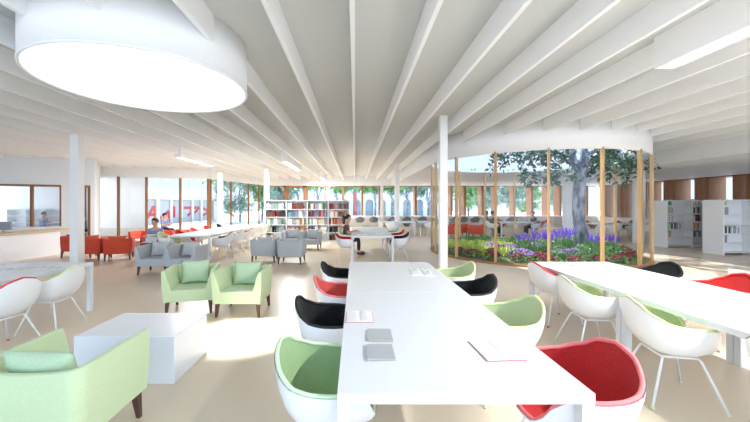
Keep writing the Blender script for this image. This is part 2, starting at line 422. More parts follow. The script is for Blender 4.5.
table(-.11, 1.10, 11.305, 13.1, 'white reading table just behind the one where the woman sits')
table(-5.35, -4.15, 9.6, 11.4, 'nearer of the white tables in the row behind the grey armchairs')
table(-5.35, -4.15, 11.405, 13.2, 'middle one of the white tables in the row near the glass wall')
table(-5.35, -4.15, 13.205, 15.0, 'farthest of the white tables in the row near the glass wall')
table(1.3, 3.1, 17.2, 18.4, 'far white table between two white columns in front of the back windows')
table(3.4, 4.9, 17.6, 18.8, 'far white table just left of the courtyard glass')
table(7.35, 9.0, 16.9, 18.1, 'far white table behind the garden where three people sit')
table(11.3, 13.1, 15.6, 16.8, 'far white table right of the tree trunk')
table(13.12, 14.9, 15.6, 16.8, 'far white table at the right end behind the courtyard glass')

# long counter and office desk
cn = empty('window_counter', (4.2, YW - .65, 0), 0, 'long white counter running under the back windows', 'counter')
MB().box(-5.2, 13, -.3, .55, .78, .82).build('worktop', 'lam', cn)
for i in range(8): MB().box(-5.0 + i * 2.5, -4.95 + i * 2.5, -.28, .5, 0, .78).build('support_panel', 'white', cn)
# reception desk
DA, DB2 = Vector((-10.45, 7.0)), Vector((-9.72, 11.08))
ds = empty('reception_desk', (0, 0, 0), 0, 'long white reception desk with pale wood top at the left edge', 'desk')
tn = (DB2 - DA).normalized(); nn = Vector((-tn.y, tn.x))
def q(p, d): v = p + nn * d; return (v.x, v.y)
DB3 = DB2 + tn * .55
MB().prism([q(DA, 0), q(DB2, 0), q(DB2, .75), q(DA, .75)], .0, .745).build('front_panel', 'white', ds)
MB().prism([q(DA, -.03), q(DB3, -.03), q(DB3, .8), q(DA, .8)], .75, .80).build('worktop', 'desk_edge', ds)
# grey round table top / monitor on the desk
mo = empty('monitor', (-10.85, 10.35, .80), 0, 'grey computer monitor standing low on the reception desk', 'monitor')
MB().box(-.28, .28, -.02, .02, .04, .30).build('screen', 'metal', mo, bevel=.01)
MB().box(-.1, .1, -.08, .08, 0, .015).box(-.02, .02, .0, .03, .015, .1).build('stand', 'metal', mo)

# low block tables
def block(X0, X1, Y0, Y1, h, label):
    o = MB().box(-(X1 - X0) / 2, (X1 - X0) / 2, -(Y1 - Y0) / 2, (Y1 - Y0) / 2, 0, h).build('block_table', 'table', bevel=.006, loc=((X0 + X1) / 2, (Y0 + Y1) / 2, 0)); tag(o, label, 'coffee table')
block(-2.54, -1.63, 3.03, 3.70, .43, 'low white block coffee table by the sage green armchair')
block(-7.45, -6.72, 10.9, 11.6, .46, 'low white block coffee table between the red and grey armchairs')
block(-2.95, -1.95, 10.8, 11.45, .40, 'low white block coffee table between facing grey armchairs')

# ------------------------------------------------------------------ shell armchair (faces +Y)
RK = [(0, .435), (20, .44), (33, .50), (46, .61), (58, .65), (80, .655), (100, .658), (120, .672), (140, .72), (160, .79), (180, .815)]
def rim_h(a):
    a = abs(a)
    for (p, hp), (q_, hq) in zip(RK[:-1], RK[1:]):
        if a <= q_:
            t = (a - p) / (q_ - p); t = t * t * (3 - 2 * t) * .5 + t * .5; return hp + (hq - hp) * t
    return RK[-1][1]
def shell_pt(a, t, off=0.0):
    r = math.radians(a); c, s_ = math.cos(r), math.sin(r); n = 2.6
    rr = 1 / (abs(c) ** n + abs(s_) ** n) ** (1 / n)
    fw = 1 - .22 * max(0, c) ** 2                                    # narrower at the front
    x = .315 * s_ * rr * fw; y = (.275 if c > 0 else .285) * c * rr
    g = math.sin(t * PI / 2) ** .62; h = rim_h(a); kz = (1 - math.cos(t * PI / 2)) ** 1.15
    lean = 1 + .10 * kz * (max(0, h - .45) / .3)
    z = .40 + (h - .40) * kz
    return Vector((x * g * .93 * lean, y * g * .93 * lean + .01, z))
def shell_mb(off, t1=1.0, na=44, ntt=9):
    cen = Vector((0, 0, .62)); rows = []
    for i in range(ntt + 1):
        t = .02 + (t1 - .02) * i / ntt; row = []
        for j in range(na):
            a = -180 + 360 * j / na
            p = shell_pt(a, t); e = 1e-2
            du = shell_pt(a + 1, t) - shell_pt(a - 1, t); dv = shell_pt(a, min(1, t + e)) - shell_pt(a, t - e)
            nrm = du.cross(dv)
            if nrm.length > 1e-9: nrm.normalize()
            if nrm.z > 0 and t < .5: nrm = -nrm
            elif t >= .5 and (nrm.x * p.x + nrm.y * p.y) < 0: nrm = -nrm
            row.append(p + nrm * off)
        rows.append(row)
    m = MB(); m.grid(rows, True); m.add(rows[0], [tuple(range(na))]); return m
def shell_chair(kind, rim=None, outer='shellw', lb=None):
    e = empty('shell_armchair', (0, 0, 0))
    rim = rim or kind
    o = shell_mb(.016).build('outer_shell', outer, e, smooth=True)
    i_ = shell_mb(-.002, 1.0).build('seat_upholstery', 'u_' + kind, e, smooth=True, recalc=True)
    pts = [shell_pt(-180 + 360 * j / 60, 1) + Vector((0, 0, .002)) for j in range(60)]
    MB().tube(pts, .0125, 8, True).build('piping', 'p_' + rim, e, smooth=True)
    fr_ = MB()
    for s in (-1, 1):
        fr_.tube([(s * .13, -.12, .375), (s * .13, .14, .375)], .009, 6)
    fr_.tube([(-.13, .14, .375), (.13, .14, .375)], .009, 6).tube([(-.13, -.12, .375), (.13, -.12, .375)], .009, 6)
    fr_.build('seat_frame', 'steel', e, smooth=True)
    for sx_ in (-1, 1):
        for sy_ in (-1, 1):
            l = MB().tube([(sx_ * .13, sy_ * .12 + .01, .378), (sx_ * .145, sy_ * .135 + .01, .36), (sx_ * .25, sy_ * .25, .012)], .0095, 8).build('leg', 'steel', e, smooth=True)
            MB().tube([(sx_ * .249, sy_ * .249, .02), (sx_ * .252, sy_ * .252, 0)], .014, 8).build('foot_cap', 'p_' + rim if rim in ('red', 'lime', 'green') else 'steel', l, smooth=True)
    return e
PROTO = {}
def chair(kind, x, y, facing, label, group, rim=None):
    key = (kind, rim)
    if key not in PROTO: PROTO[key] = shell_chair(kind, rim); o = PROTO[key]
    else: o = copy_tree(PROTO[key])
    o.location = (x, y, 0); o.rotation_euler.z = math.radians(facing - 90)
    tag(o, label, 'chair', group)
    return o
g1 = 'shell armchairs along the main reading tables'
# facing: 0 = +X, 180 = -X
XL = -.235
chair('green', XL + .08, 1.99, -3, 'green upholstered shell armchair at the near left corner of the nearest table', g1)
chair('black', XL + .02, 2.93, 2, 'larger black shell armchair left of the nearest table, behind the green one', g1)
chair('coral', XL + .07, 3.80, 4, 'coral red shell armchair left of the main tables, between two black ones', g1)
chair('black', XL + .06, 4.72, -3, 'black shell armchair at the far left end of the main tables', g1)
XR = 1.33
chair('red', XR - .10, 1.93, 184, 'big red shell armchair at the near right corner of the nearest table', g1, 'coral')
chair('lime', XR - .04, 2.93, 180, 'lime green shell armchair right of the nearest table, behind the red one', g1)
chair('black', XR - .03, 3.87, 178, 'black shell armchair on the right side of the main tables', g1)
chair('lime', XR + .03, 4.72, 183, 'lime green shell armchair at the far right end of the main tables', g1)
g2 = 'white backed shell armchairs at the right hand table'
chair('red', 2.78, 4.70, 4, 'white backed shell armchair with red piping, nearest the flower bed', g2)
chair('lime', 2.62, 3.75, -6, 'white backed shell armchair with lime piping, second from the flower bed', g2)
chair('lime', 2.66, 2.86, -12, 'large white backed shell armchair with lime piping, its four legs in full view', g2)
chair('black', 2.86, 2.02, 0, 'black piped shell armchair cut off by the right edge of the picture', g2)
chair('black', 4.15, 4.72, 180, 'black shell armchair behind the far end of the right hand table', g2)
chair('red', 4.25, 3.92, 176, 'dark red shell armchair behind the right hand table', g2)
g3 = 'shell armchairs at the left edge table'
chair('red', -3.92, 3.72, 172, 'white backed shell armchair with red piping at the left edge of the picture', g3)
chair('lime', -3.95, 4.40, 182, 'white backed shell armchair with lime piping at the left hand table corner', g3)
g4 = 'shell armchairs at the table in the middle distance'
chair('red', -.28, 9.75, 0, 'white backed chair with red and white rim, nearest on the left of the woman', g4)
chair('green', -.26, 11.0, 0, 'green lined chair in which the woman in the plum top sits', g4)
chair('green', -.30, 12.0, 3, 'green lined chair just behind the woman in the plum top', g4)
chair('black', 1.30, 9.95, 180, 'black lined chair at the near right side of the middle distance table', g4)
chair('red', 1.32, 11.0, 180, 'red lined chair at the right side of the middle distance table', g4)
chair('green', 1.30, 12.1, 180, 'green lined chair at the far right of the middle distance table', g4)
g5 = 'shell armchairs along the row of tables near the glass wall'
for i, (k, xx, yy, lab) in enumerate((
        ('black', -3.95, 10.0, 'black rimmed white chair nearest in the row right of the left tables'),
        ('lime', -3.93, 10.95, 'lime rimmed white chair, second in the row right of the left tables'),
        ('red', -3.95, 12.0, 'red rimmed white chair, third in the row right of the left tables'),
        ('lime', -3.92, 13.0, 'lime rimmed white chair, fourth in the row right of the left tables'),
        ('lime', -3.95, 14.2, 'farthest lime rimmed white chair in the row right of the left tables'))):
    chair(k, xx, yy, 180, lab, g5)
for i, (k, xx, yy, lab) in enumerate((
        ('lime', -5.55, 10.05, 'lime chair behind the grey armchairs, left of the row of tables'),
        ('red', -5.55, 11.0, 'red chair behind the right grey armchair, left of the row of tables'),
        ('coral', -5.55, 12.0, 'coral chair in the middle of the left side of the row of tables'),
        ('red', -5.6, 13.2, 'red chair at the glass wall side of the row, left of the black one'),
        ('black', -5.6, 14.4, 'black chair at the glass wall end of the row of tables'))):
    chair(k, xx, yy, 0, lab, g5)
g6 = 'chairs around the far tables'
for k, xx, yy, fc, lab in (
        ('grey', 2.0, 18.75, 270, 'left grey chair behind the far table between the columns'),
        ('grey', 2.85, 18.75, 270, 'right grey chair behind the far table between the columns'),
        ('lime', 1.9, 16.85, 90, 'lime rimmed chair in front of the far table between the columns'),
        ('red', 3.9, 17.25, 90, 'red chair in front of the far table left of the courtyard'),
        ('black', 4.35, 17.0, 120, 'black chair turned at the far table left of the courtyard'),
        ('grey', 4.6, 19.2, 270, 'grey chair behind the far table left of the courtyard'),
        ('lime', 7.05, 17.3, 0, 'white chair under the person at the left of the far garden table'),
        ('lime', 9.25, 17.4, 180, 'white chair under the person in teal at the far garden table'),
        ('red', 8.0, 18.5, 270, 'red chair behind the far garden table'),
        ('red', 10.35, 18.4, 200, 'red chair standing between the far garden table and the tree'),
        ('red', 11.75, 15.3, 90, 'dark red chair in front of the far table right of the tree'),
        ('red', 12.0, 17.2, 270, 'red chair on the far side of the table right of the tree'),
        ('lime', 12.7, 15.3, 90, 'white chair in front of the far table right of the tree'),
        ('red', 13.6, 17.2, 270, 'red chair on the far side of the rightmost far table'),
        ('red', 14.5, 17.25, 270, 'last red chair on the far side of the rightmost far table'),
        ('lime', 14.0, 15.3, 90, 'white chair in front of the rightmost far table')):
    chair(k, xx, yy, fc, lab, g6)
# grey chairs at the window counter
for i, px in enumerate((360, 374, 393.5, 408, 424, 457, 466, 478, 497, 515)):
    Y = 22.9; lab = 'grey round backed chair at the window counter, number %d counted from the bookcase side'
    o = chair('grey', (px - 355) / 336 * Y, Y + .6, 90, '%s grey chair at the window counter counting from the bookcase' % ['first', 'second', 'third', 'fourth', 'fifth', 'sixth', 'seventh', 'eighth', 'ninth', 'tenth'][i], 'grey chairs at the window counter', 'grey')
    for ch in o.children:
        if ch.name.startswith('outer_shell'):
            if 'greyshell' not in PROTO:
                me = ch.data.copy(); me.materials.clear(); me.materials.append(M['u_grey']); PROTO['greyshell'] = me
            ch.data = PROTO['greyshell']

# ------------------------------------------------------------------ tub armchair (open side faces -Y)
def armchair(fab):
    e = empty('tub_armchair', (0, 0, 0))
    W, D, R = .36, .34, .09
    path = []                                  # outer outline from left front to right front, inward normals
    path.append((-W, -D, 1, 0)); path.append((-W, 0, 1, 0))
    for i in range(7):
        a = PI - PI / 2 * i / 6; cx_, cy_ = -W + R, D - R
        path.append((cx_ + R * math.cos(a), cy_ + R * math.sin(a), -math.cos(a), -math.sin(a)))
    for i in range(1, 8): path.append((-W + R + (2 * W - 2 * R) * i / 8, D, 0, -1))
    for i in range(7):
        a = PI / 2 - PI / 2 * i / 6; cx_, cy_ = W - R, D - R
        path.append((cx_ + R * math.cos(a), cy_ + R * math.sin(a), -math.cos(a), -math.sin(a)))
    path.append((W, 0, -1, 0)); path.append((W, -D, -1, 0))
    rows = []
    for x, y, nx, ny in path:
        dip = .028 * max(0, 1 - (x / (W - .02)) ** 2) if y > D - .03 else 0
        t = .66 - dip
        b = .025   # body tapers inwards towards the bottom
        def pt(off, z): return (x + nx * off, y + ny * off, z)
        rows.append([pt(b, .20), pt(0.006, .42), pt(0, t - .012), pt(.006, t - .003), pt(.015, t), pt(.035, t), pt(.045, t - .004), pt(.052, t - .015), pt(.13, .37), pt(.13, .21)])
    m = MB(); m.grid(rows); m.add(rows[0], [tuple(range(10))]); m.add(rows[-1], [tuple(range(10))[::-1]])
    m.add([r[0] for r in rows] + [r[-1] for r in rows], [(i, i + 1, len(rows) + i + 1, len(rows) + i) for i in range(len(rows) - 1)])
    m.build('tub_back', fab, e, smooth=False, bevel=.004)
    for o in e.children:
        o.data.polygons.foreach_set('use_smooth', [True] * len(o.data.polygons))
        try:
            o.data.set_sharp_from_angle(angle=math.radians(40))
        except Exception: pass
    MB().box(-.236, .236, -D + .005, .225, .205, .375).build('seat', fab, e, bevel=.018, smooth=False)
    MB().box(-.236, .236, -D + .0, -D + .03, .205, .36).build('front_rail', fab, e, bevel=.006)
    for sx_ in (-1, 1):
        for sy_ in (-1, 1):
            x, y = sx_ * .29, sy_ * .275
            l = MB(); vs = []
            for z, r, o_ in ((.203, .027, 0), (.0, .014, .015)):
                for dx, dy in ((-1, -1), (1, -1), (1, 1), (-1, 1)): vs.append((x + sx_ * o_ + dx * r, y + sy_ * o_ + dy * r, z))
            l.add(vs, [(0, 1, 2, 3), (7, 6, 5, 4), (0, 4, 5, 1), (1, 5, 6, 2), (2, 6, 7, 3), (3, 7, 4, 0)])
            l.build('leg', 'leg', e)
    return e
def cushion_mb(s=.195, t=.07):
    n = 16; rows_t, rows_b = [], []
    for i in range(n + 1):
        u = -1 + 2 * i / n; a, b = [], []
        for j in range(n + 1):
            v = -1 + 2 * j / n
            pin = 1 - .09 * (1 - abs(u) ** 2) * abs(v) ** 3 ; pin2 = 1 - .09 * (1 - abs(v) ** 2) * abs(u) ** 3
            h = t * (max(0, 1 - abs(u) ** 3) * max(0, 1 - abs(v) ** 3)) ** .55
            h += .004 * math.sin(7 * u + 3 * v) * (1 - u * u) * (1 - v * v)
            x, z = u * s * 1.12 * pin2, v * s * .95 * pin
            a.append((x, -h, z + s)); b.append((x, h, z + s))
        rows_t.append(a); rows_b.append(b)
    m = MB(); m.grid(rows_t); m.grid(rows_b); return m
AP = {}; CP = {}
def tub(fab, cush, x, y, facing, label, group, cushion=True):
    """facing: heading of the open side in degrees (270 = towards the camera)"""
    if fab not in AP: AP[fab] = armchair(fab); o = AP[fab]
    else: o = copy_tree(AP[fab])
    rz = math.radians(facing + 90); o.location = (x, y, 0); o.rotation_euler.z = rz
    tag(o, label, 'armchair', group)
    if cushion:
        if cush not in CP:
            c = cushion_mb().build('cushion', cush, smooth=True); CP[cush] = c
            MB()
        else: c = CP[cush].copy(); C.objects.link(c)
        lx, ly = random.uniform(-.02, .02), .11
        c.location = (x + lx * math.cos(rz) - ly * math.sin(rz), y + lx * math.sin(rz) + ly * math.cos(rz), .362)
        c.rotation_euler = (math.radians(-17), random.uniform(-.04, .04), rz)
        tag(c, 'cushion leaning in the ' + label.replace('tub armchair', 'armchair'), 'cushion', 'cushions on the tub armchairs')
gg, gr, gd = 'green tub armchairs', 'grey tub armchairs', 'red tub armchairs'
tub('f_green', 'f_greenp', -1.95, 2.27, 90, 'sage green tub armchair in the near left corner', gg)
tub('f_green', 'f_greenp', -2.52, 5.24, 284, 'left green tub armchair of the pair facing the camera', gg)
tub('f_green', 'f_greenp', -1.69, 5.12, 270, 'right green tub armchair of the pair facing the camera', gg)
tub('f_grey', 'f_greyp', -4.72, 8.05, 276, 'left grey tub armchair of the pair facing the camera', gr)
tub('f_grey', 'f_greyp', -3.98, 8.0, 268, 'right grey tub armchair of the pair facing the camera', gr)
tub('f_grey', 'f_greyp', -2.58, 9.62, 96, 'left grey tub armchair of the pair seen from behind', gr)
tub('f_grey', 'f_greyp', -1.77, 9.42, 88, 'right grey tub armchair of the pair seen from behind', gr)
tub('f_grey', 'f_greyp', -2.32, 12.5, 272, 'left grey tub armchair in front of the long bookcase', gr)
tub('f_grey', 'f_greyp', -1.60, 12.3, 266, 'right grey tub armchair in front of the long bookcase', gr)
tub('f_light', 'f_light', 6.0, 4.75, 92, 'pale grey tub armchair at the right edge beyond the red chair', 'pale armchair', False)
tub('f_red', 'f_redp', -8.62, 10.5, 80, 'red tub armchair partly hidden left of the white column', gd)
tub('f_red', 'f_redp', -7.72, 9.95, 95, 'red tub armchair just right of the white column, back turned', gd)
tub('f_red', 'f_redp', -6.98, 9.95, 116, 'red tub armchair turned sideways beside the gap before the grey pair', gd)
tub('f_red', 'f_redp', -7.78, 12.4, 270, 'red tub armchair left of the man in the blue shirt', gd, False)
tub('f_red', 'f_redp', -6.12, 10.45, 270, 'red tub armchair in which the man in the blue shirt sits', gd, False)
tub('f_red', 'f_redp', -7.02, 12.6, 270, 'red tub armchair right behind the man in the blue shirt', gd, False)
tub('f_red', 'f_redp', -6.3, 12.9, 270, 'farther red tub armchair by the glass wall', gd, False)
tub('f_red', 'f_redp', 4.72, 16.6, 90, 'leftmost red tub armchair behind the courtyard glass', gd, False)
tub('f_red', 'f_redp', 5.35, 17.3, 92, 'middle red tub armchair behind the courtyard glass', gd, False)
tub('f_red', 'f_redp', 5.98, 16.5, 90, 'rightmost red tub armchair behind the courtyard glass', gd, False)

# ------------------------------------------------------------------ bookcases and books
BOOKC = {'dark red': (.20, .02, .025), 'brown': (.16, .07, .04), 'black': (.02, .02, .025), 'orange': (.60, .20, .07), 'pink': (.55, .22, .26),
         'grey': (.30, .33, .37), 'white': (.75, .76, .78), 'blue': (.12, .18, .30), 'green': (.16, .34, .16), 'yellow green': (.50, .58, .22), 'teal': (.10, .26, .26), 'cream': (.66, .58, .44)}
for k, c in BOOKC.items(): M['bk_' + k] = mat('book_' + k.replace(' ', '_'), c, .6)
BM = {}
NB = [0]
def book(x, y, z, th, hh, dp, colr, label, group, ang=0, lean=0):
    key = (colr, round(hh, 2))
    if key not in BM:
        me = MB(); me.box(-.5, .5, 0, .004, 0, 1).box(-.5, -.38, .004, 1, 0, 1).box(.38, .5, .004, 1, 0, 1).box(-.38, .38, .004, .97, .02, .98)
        o = me.build('book', 'bk_' + colr); o.data.materials.append(M['paper'])
        for p in o.data.polygons:
            if abs(p.center.x) < .37 and p.center.y > .01: p.material_index = 1
        BM[key] = o
    else: o = BM[key].copy(); C.objects.link(o)
    o.location = (x, y, z); o.scale = (th, dp, hh); o.rotation_euler = (0, lean, ang)
    tag(o, label, 'book', group); NB[0] += 1
ORD = ['first', 'second', 'third', 'fourth', 'fifth', 'sixth', 'seventh', 'eighth', 'ninth', 'tenth', 'eleventh', 'twelfth', 'thirteenth', 'fourteenth', 'fifteenth', 'sixteenth', 'seventeenth', 'eighteenth']
SH = ['top', 'second', 'third', 'fourth', 'bottom']
# long bookcase in the middle distance
bx0, by, nb, bw = -4.0, 15.0, 4, .935
bc = empty('bookcase', (bx0, by, 0), 0, 'long low white bookcase full of colourful books in the middle distance', 'bookcase')
for i in range(nb + 1): MB().box(i * bw - .02, i * bw + .02, 0, .34, 0, 1.79).build('side_panel', 'lam', bc)
MB().box(-.02, nb * bw + .02, .34, .36, 0, 1.79).build('back_panel', 'lam', bc)
MB().box(-.02, nb * bw + .02, 0, .36, 1.79, 1.83).build('top_board', 'lam', bc)
zs = [.05 + i * .345 for i in range(5)][::-1]
for z in zs:
    MB().box(.02, nb * bw - .02, .0, .34, z - .03, z).build('shelf', 'lam', bc)
pal = {(0, 0): 'white,grey,green,white', (0, 1): 'white,dark red,brown,brown', (0, 2): 'dark red,white,grey,white,green', (0, 3): 'dark red,pink,teal,brown,blue',
       (1, 0): 'brown,dark red,black', (1, 1): 'teal,blue,grey,white', (1, 2): 'dark red,blue,brown,pink,grey', (1, 3): 'white,cream,brown,orange',
       (2, 0): 'white,green,white,grey', (2, 1): 'white,grey,cream,orange', (2, 2): 'green,white,orange,cream', (2, 3): 'dark red,orange,pink,cream',
       (3, 0): 'yellow green,black,teal,grey', (3, 1): 'dark red,pink,brown,orange', (3, 2): 'brown,yellow green,white', (3, 3): 'black,orange,yellow green',
       (4, 0): 'grey,white', (4, 1): 'brown,grey', (4, 2): 'brown,black', (4, 3): 'black,brown,orange'}
for b in range(nb):
    for r in range(5):
        cs = pal[(r, b)].split(','); x = bx0 + b * bw + .05; n = 12 if r < 4 else 5
        k = 0
        while k < n:
            th = random.uniform(.045, .075)
            if x + th > bx0 + (b + 1) * bw - .05: break
            c = cs[min(len(cs) - 1, int(k / n * len(cs)))] if random.random() < .7 else random.choice(cs)
            book(x + th / 2, by + .03, zs[r], th * .93, random.uniform(.22, .295), .2, c,
                 '%s book, %s on the %s shelf of the long bookcase, %s bay' % (c, ORD[k], SH[r], ORD[b]), 'books in the long white bookcase')
            x += th + (.0 if random.random() < .9 else .07); k += 1
# bookcases on the right standing out from the wall
def bookcase(x0, y0, nbay, label, rowsof):
    bwid = .95; e = empty('bookcase', (x0, y0, 0), 0, label, 'bookcase', 'white bookcases standing out from the right wall')
    L_ = nbay * bwid; H = 1.76
    MB().box(-.04, .0, -.0, .65, 0, H).build('end_panel', 'lam', e)
    for i in range(1, nbay + 1): MB().box(i * bwid - .04, i * bwid, 0, .31, 0, H).build('divider', 'lam', e)
    MB().box(0, L_, .31, .34, .06, H).build('back_panel', 'lam', e)
    MB().box(0, L_, .0, .65, H, H + .03).build('top_board', 'lam', e)
    for i in range(6): MB().box(0, L_ - .04, .01, .31, .08 + i * .30, .10 + i * .30).build('shelf', 'lam', e)
    for (bay, lev, off, cols, lab) in rowsof:
        x = x0 + bay * bwid + off
        for k, c in enumerate(cols):
            th = .05; book(x + th / 2, y0 + .05, .10 + lev * .30, .046, .2 + .04 * ((k * 7) % 3) / 2, .2, c,
                           '%s book, %s on the %s' % (c, ORD[k], lab), 'books in the bookcases on the right')
            x += th
g_ = ['grey'] * 3
bookcase(11.88, 12.75, 6, 'left one of the tall white bookcases on the right, behind its plain end panel', [
    (0, 5, .03, ['blue', 'blue', 'green'], 'top shelf, first bay of farther right bookcase'),
    (0, 4, .03, ['cream', 'grey', 'cream', 'grey'], 'fifth shelf up, first bay of farther right bookcase'),
    (0, 3, .03, ['white', 'grey', 'white', 'grey', 'white'], 'fourth shelf up, first bay of farther right bookcase'),
    (0, 2, .03, ['green', 'white', 'green', 'black', 'white', 'black', 'grey', 'grey', 'white', 'grey'], 'third shelf up, first bay of farther right bookcase'),
    (0, 1, .03, ['cream', 'orange', 'cream'], 'second shelf up, first bay of farther right bookcase'),
    (1, 5, .03, ['orange', 'cream', 'grey', 'white', 'grey'], 'top shelf, second bay of farther right bookcase'),
    (1, 4, .03, ['grey', 'black', 'white', 'grey', 'black', 'grey'], 'fifth shelf up, second bay of farther right bookcase'),
    (1, 3, .03, ['white', 'white', 'dark red', 'dark red', 'black', 'dark red'], 'fourth shelf up, second bay of farther right bookcase'),
    (1, 2, .03, ['cream', 'orange', 'cream', 'grey', 'orange'], 'third shelf up, second bay of farther right bookcase'),
    (1, 1, .03, ['grey', 'blue', 'grey', 'white', 'grey', 'blue'], 'second shelf up, second bay of farther right bookcase')])
bookcase(11.88, 10.80, 6, 'nearer tall white bookcase cut off by the right edge of the picture', [
    (0, 5, .03, ['green', 'yellow green'], 'top shelf of near right bookcase'),
    (0, 4, .03, ['grey', 'grey', 'grey'], 'fifth shelf up of near right bookcase'),
    (0, 2, .03, ['green', 'black', 'white', 'black', 'grey', 'white', 'grey', 'grey', 'white', 'grey'], 'third shelf up of near right bookcase'),
    (0, 1, .03, ['grey', 'blue', 'white'], 'second shelf up of near right bookcase')])

# ------------------------------------------------------------------ courtyard garden
ge = empty('courtyard_glazing', (CX, CY, 0), 0, 'round glass enclosure with slim timber mullions around the tree garden', 'glass enclosure')
NM = 16; off = math.radians(-86)
for k in range(NM):
    a = off + 2 * PI * k / NM
    m = MB(); c_, s_ = math.cos(a), math.sin(a)
    for z0, z1 in ((0.0, HL + .02),):
        vs = []
        for z in (z0, z1):
            for r, t in ((CR - .045, -.024), (CR + .045, -.024), (CR + .045, .024), (CR - .045, .024)):
                vs.append((r * c_ - t * s_, r * s_ + t * c_, z))
        m.add(vs, [(0, 1, 2, 3), (7, 6, 5, 4), (0, 4, 5, 1), (1, 5, 6, 2), (2, 6, 7, 3), (3, 7, 4, 0)])
    m.build('mullion', 'woodl', ge)
def ringwall(r, z0, z1, t):
    m = MB(); n = 96
    P = lambda rr, z: [(rr * math.cos(2 * PI * i / n), rr * math.sin(2 * PI * i / n), z) for i in range(n)]
    m.grid([P(r - t, z0), P(r + t, z0), P(r + t, z1), P(r - t, z1), P(r - t, z0)], True); return m
ringwall(CR, .0, .05, .05).build('base_rail', 'wood', ge)
for k in range(NM):
    a0_ = off + 2 * PI * k / NM + .012; a1_ = off + 2 * PI * (k + 1) / NM - .012
    rows = [[(CR * math.cos(a0_ + (a1_ - a0_) * i / 6), CR * math.sin(a0_ + (a1_ - a0_) * i / 6), z) for i in range(7)] for z in (.05, HL)]
    MB().grid(rows).build('glass_pane', 'glass', ge, smooth=True)
n = 64
so_ = MB().prism([((CR - .06) * math.cos(2 * PI * i / n), (CR - .06) * math.sin(2 * PI * i / n)) for i in range(n)], .002, .06).build('garden_soil', 'soil', loc=(CX, CY, 0))
struct(so_, 'dark planting soil inside the courtyard glass')
rnd = random.Random(11)
def rdir(up=.3):
    while True:
        v = Vector((rnd.uniform(-1, 1), rnd.uniform(-1, 1), rnd.uniform(-1, 1) + up))
        if .1 < v.length < 1.4: return v.normalized()
def plant_proto(kind):
    e = empty(kind, (0, 0, 0)); m = MB(); f = MB(); stem = MB()
    if kind == 'flowering_shrub':
        for i in range(150):
            a = rnd.uniform(0, 2 * PI); r = .26 * math.sqrt(rnd.random()); p = (r * math.cos(a), r * math.sin(a), rnd.uniform(.02, .17)); m.leaf(p, rdir(.5), rdir(), .09, .05)
        for i in range(36):
            a = rnd.uniform(0, 2 * PI); r = .25 * math.sqrt(rnd.random()); z = .21 - .1 * (r / .25) ** 2 + rnd.uniform(-.03, .03)
            f.ell((r * math.cos(a), r * math.sin(a), z + .02), (.042, .042, .026), 6, 4)
        m.build('foliage', 'leafm', e); f.build('flowers', 'fl_red', e)
    elif kind == 'iris_clump':
        for i in range(46):
            a = rnd.uniform(0, 2 * PI); t = rnd.uniform(.15, .55); d = Vector((math.cos(a) * t, math.sin(a) * t, 1)); m.leaf((math.cos(a) * .06, math.sin(a) * .06, 0), d, (math.cos(a), math.sin(a), 0), rnd.uniform(.3, .5), .035)
        for i in range(9):
            a = 2 * PI * i / 9 + rnd.uniform(-.2, .2); t = rnd.uniform(.1, .5); d = Vector((math.cos(a) * t, math.sin(a) * t, 1)).normalized(); L_ = rnd.uniform(.42, .56)
            stem.tube([(0, 0, 0), d * L_], .006, 5)
            for q_ in range(9):
                f.ell(d * (L_ + q_ * .02) + rdir(0) * .012, (.028 - .002 * q_,) * 2 + (.024,), 6, 4)
        m.build('foliage', 'leafm', e); stem.build('stems', 'leafm', e); f.build('flower_spikes', 'fl_pur', e)
    elif kind == 'lime_grass':
        for i in range(120):
            a = rnd.uniform(0, 2 * PI); t = rnd.uniform(.1, .9); r = .2 * rnd.random(); d = Vector((math.cos(a) * t, math.sin(a) * t, 1)); m.leaf((r * math.cos(a), r * math.sin(a), 0), d, (math.cos(a), math.sin(a), 0), rnd.uniform(.15, .3), .03)
        m.build('foliage', 'leafy', e)
    elif kind == 'lilac_cushion_plant':
        for i in range(110):
            a = rnd.uniform(0, 2 * PI); r = .28 * math.sqrt(rnd.random()); m.leaf((r * math.cos(a), r * math.sin(a), rnd.uniform(.02, .18)), rdir(.5), rdir(), .08, .04)
        for i in range(70):
            a = rnd.uniform(0, 2 * PI); r = .28 * math.sqrt(rnd.random()); f.ell((r * math.cos(a), r * math.sin(a), .24 - .1 * (r / .28) ** 2), (.022, .022, .02), 5, 3)
        m.build('foliage', 'leafm', e); f.build('flowers', 'fl_lil', e)
    elif kind == 'leafy_shrub':
        for i in range(200):
            d = rdir(.6); p = Vector((0, 0, .05)) + Vector((d.x * .26, d.y * .26, abs(d.z) * .22)) * rnd.uniform(.5, 1); m.leaf(p, rdir(.5), rdir(), .1, .055)
        m.build('foliage', 'leafm', e)
    return e
PP = {}
PL = {'flowering_shrub': ('low green shrub dotted with dark red flowers in the courtyard bed', 'flowering plant'),
      'iris_clump': ('tall clump of purple flower spikes in the courtyard bed', 'flowering plant'),
      'lime_grass': ('tuft of bright lime green grass in the courtyard bed', 'grass plant'),
      'lilac_cushion_plant': ('low mound of small lilac flowers in the courtyard bed', 'flowering plant'),
      'leafy_shrub': ('low leafy green shrub without flowers in the courtyard bed', 'shrub')}
def plant(kind, x, y, s=1):
    if (x - CX) ** 2 + (y - CY) ** 2 > (CR - .32 * s) ** 2: return
    if (x - 7.55) ** 2 + (y - 11.3) ** 2 < .13: return
    if kind not in PP: PP[kind] = plant_proto(kind); o = PP[kind]
    else: o = copy_tree(PP[kind])
    o.location = (x, y, .05); o.rotation_euler.z = rnd.uniform(0, 6); o.scale = (s, s, s)
    tag(o, PL[kind][0], PL[kind][1], kind.replace('_', ' ') + ' plants of the courtyard bed')
occ = []
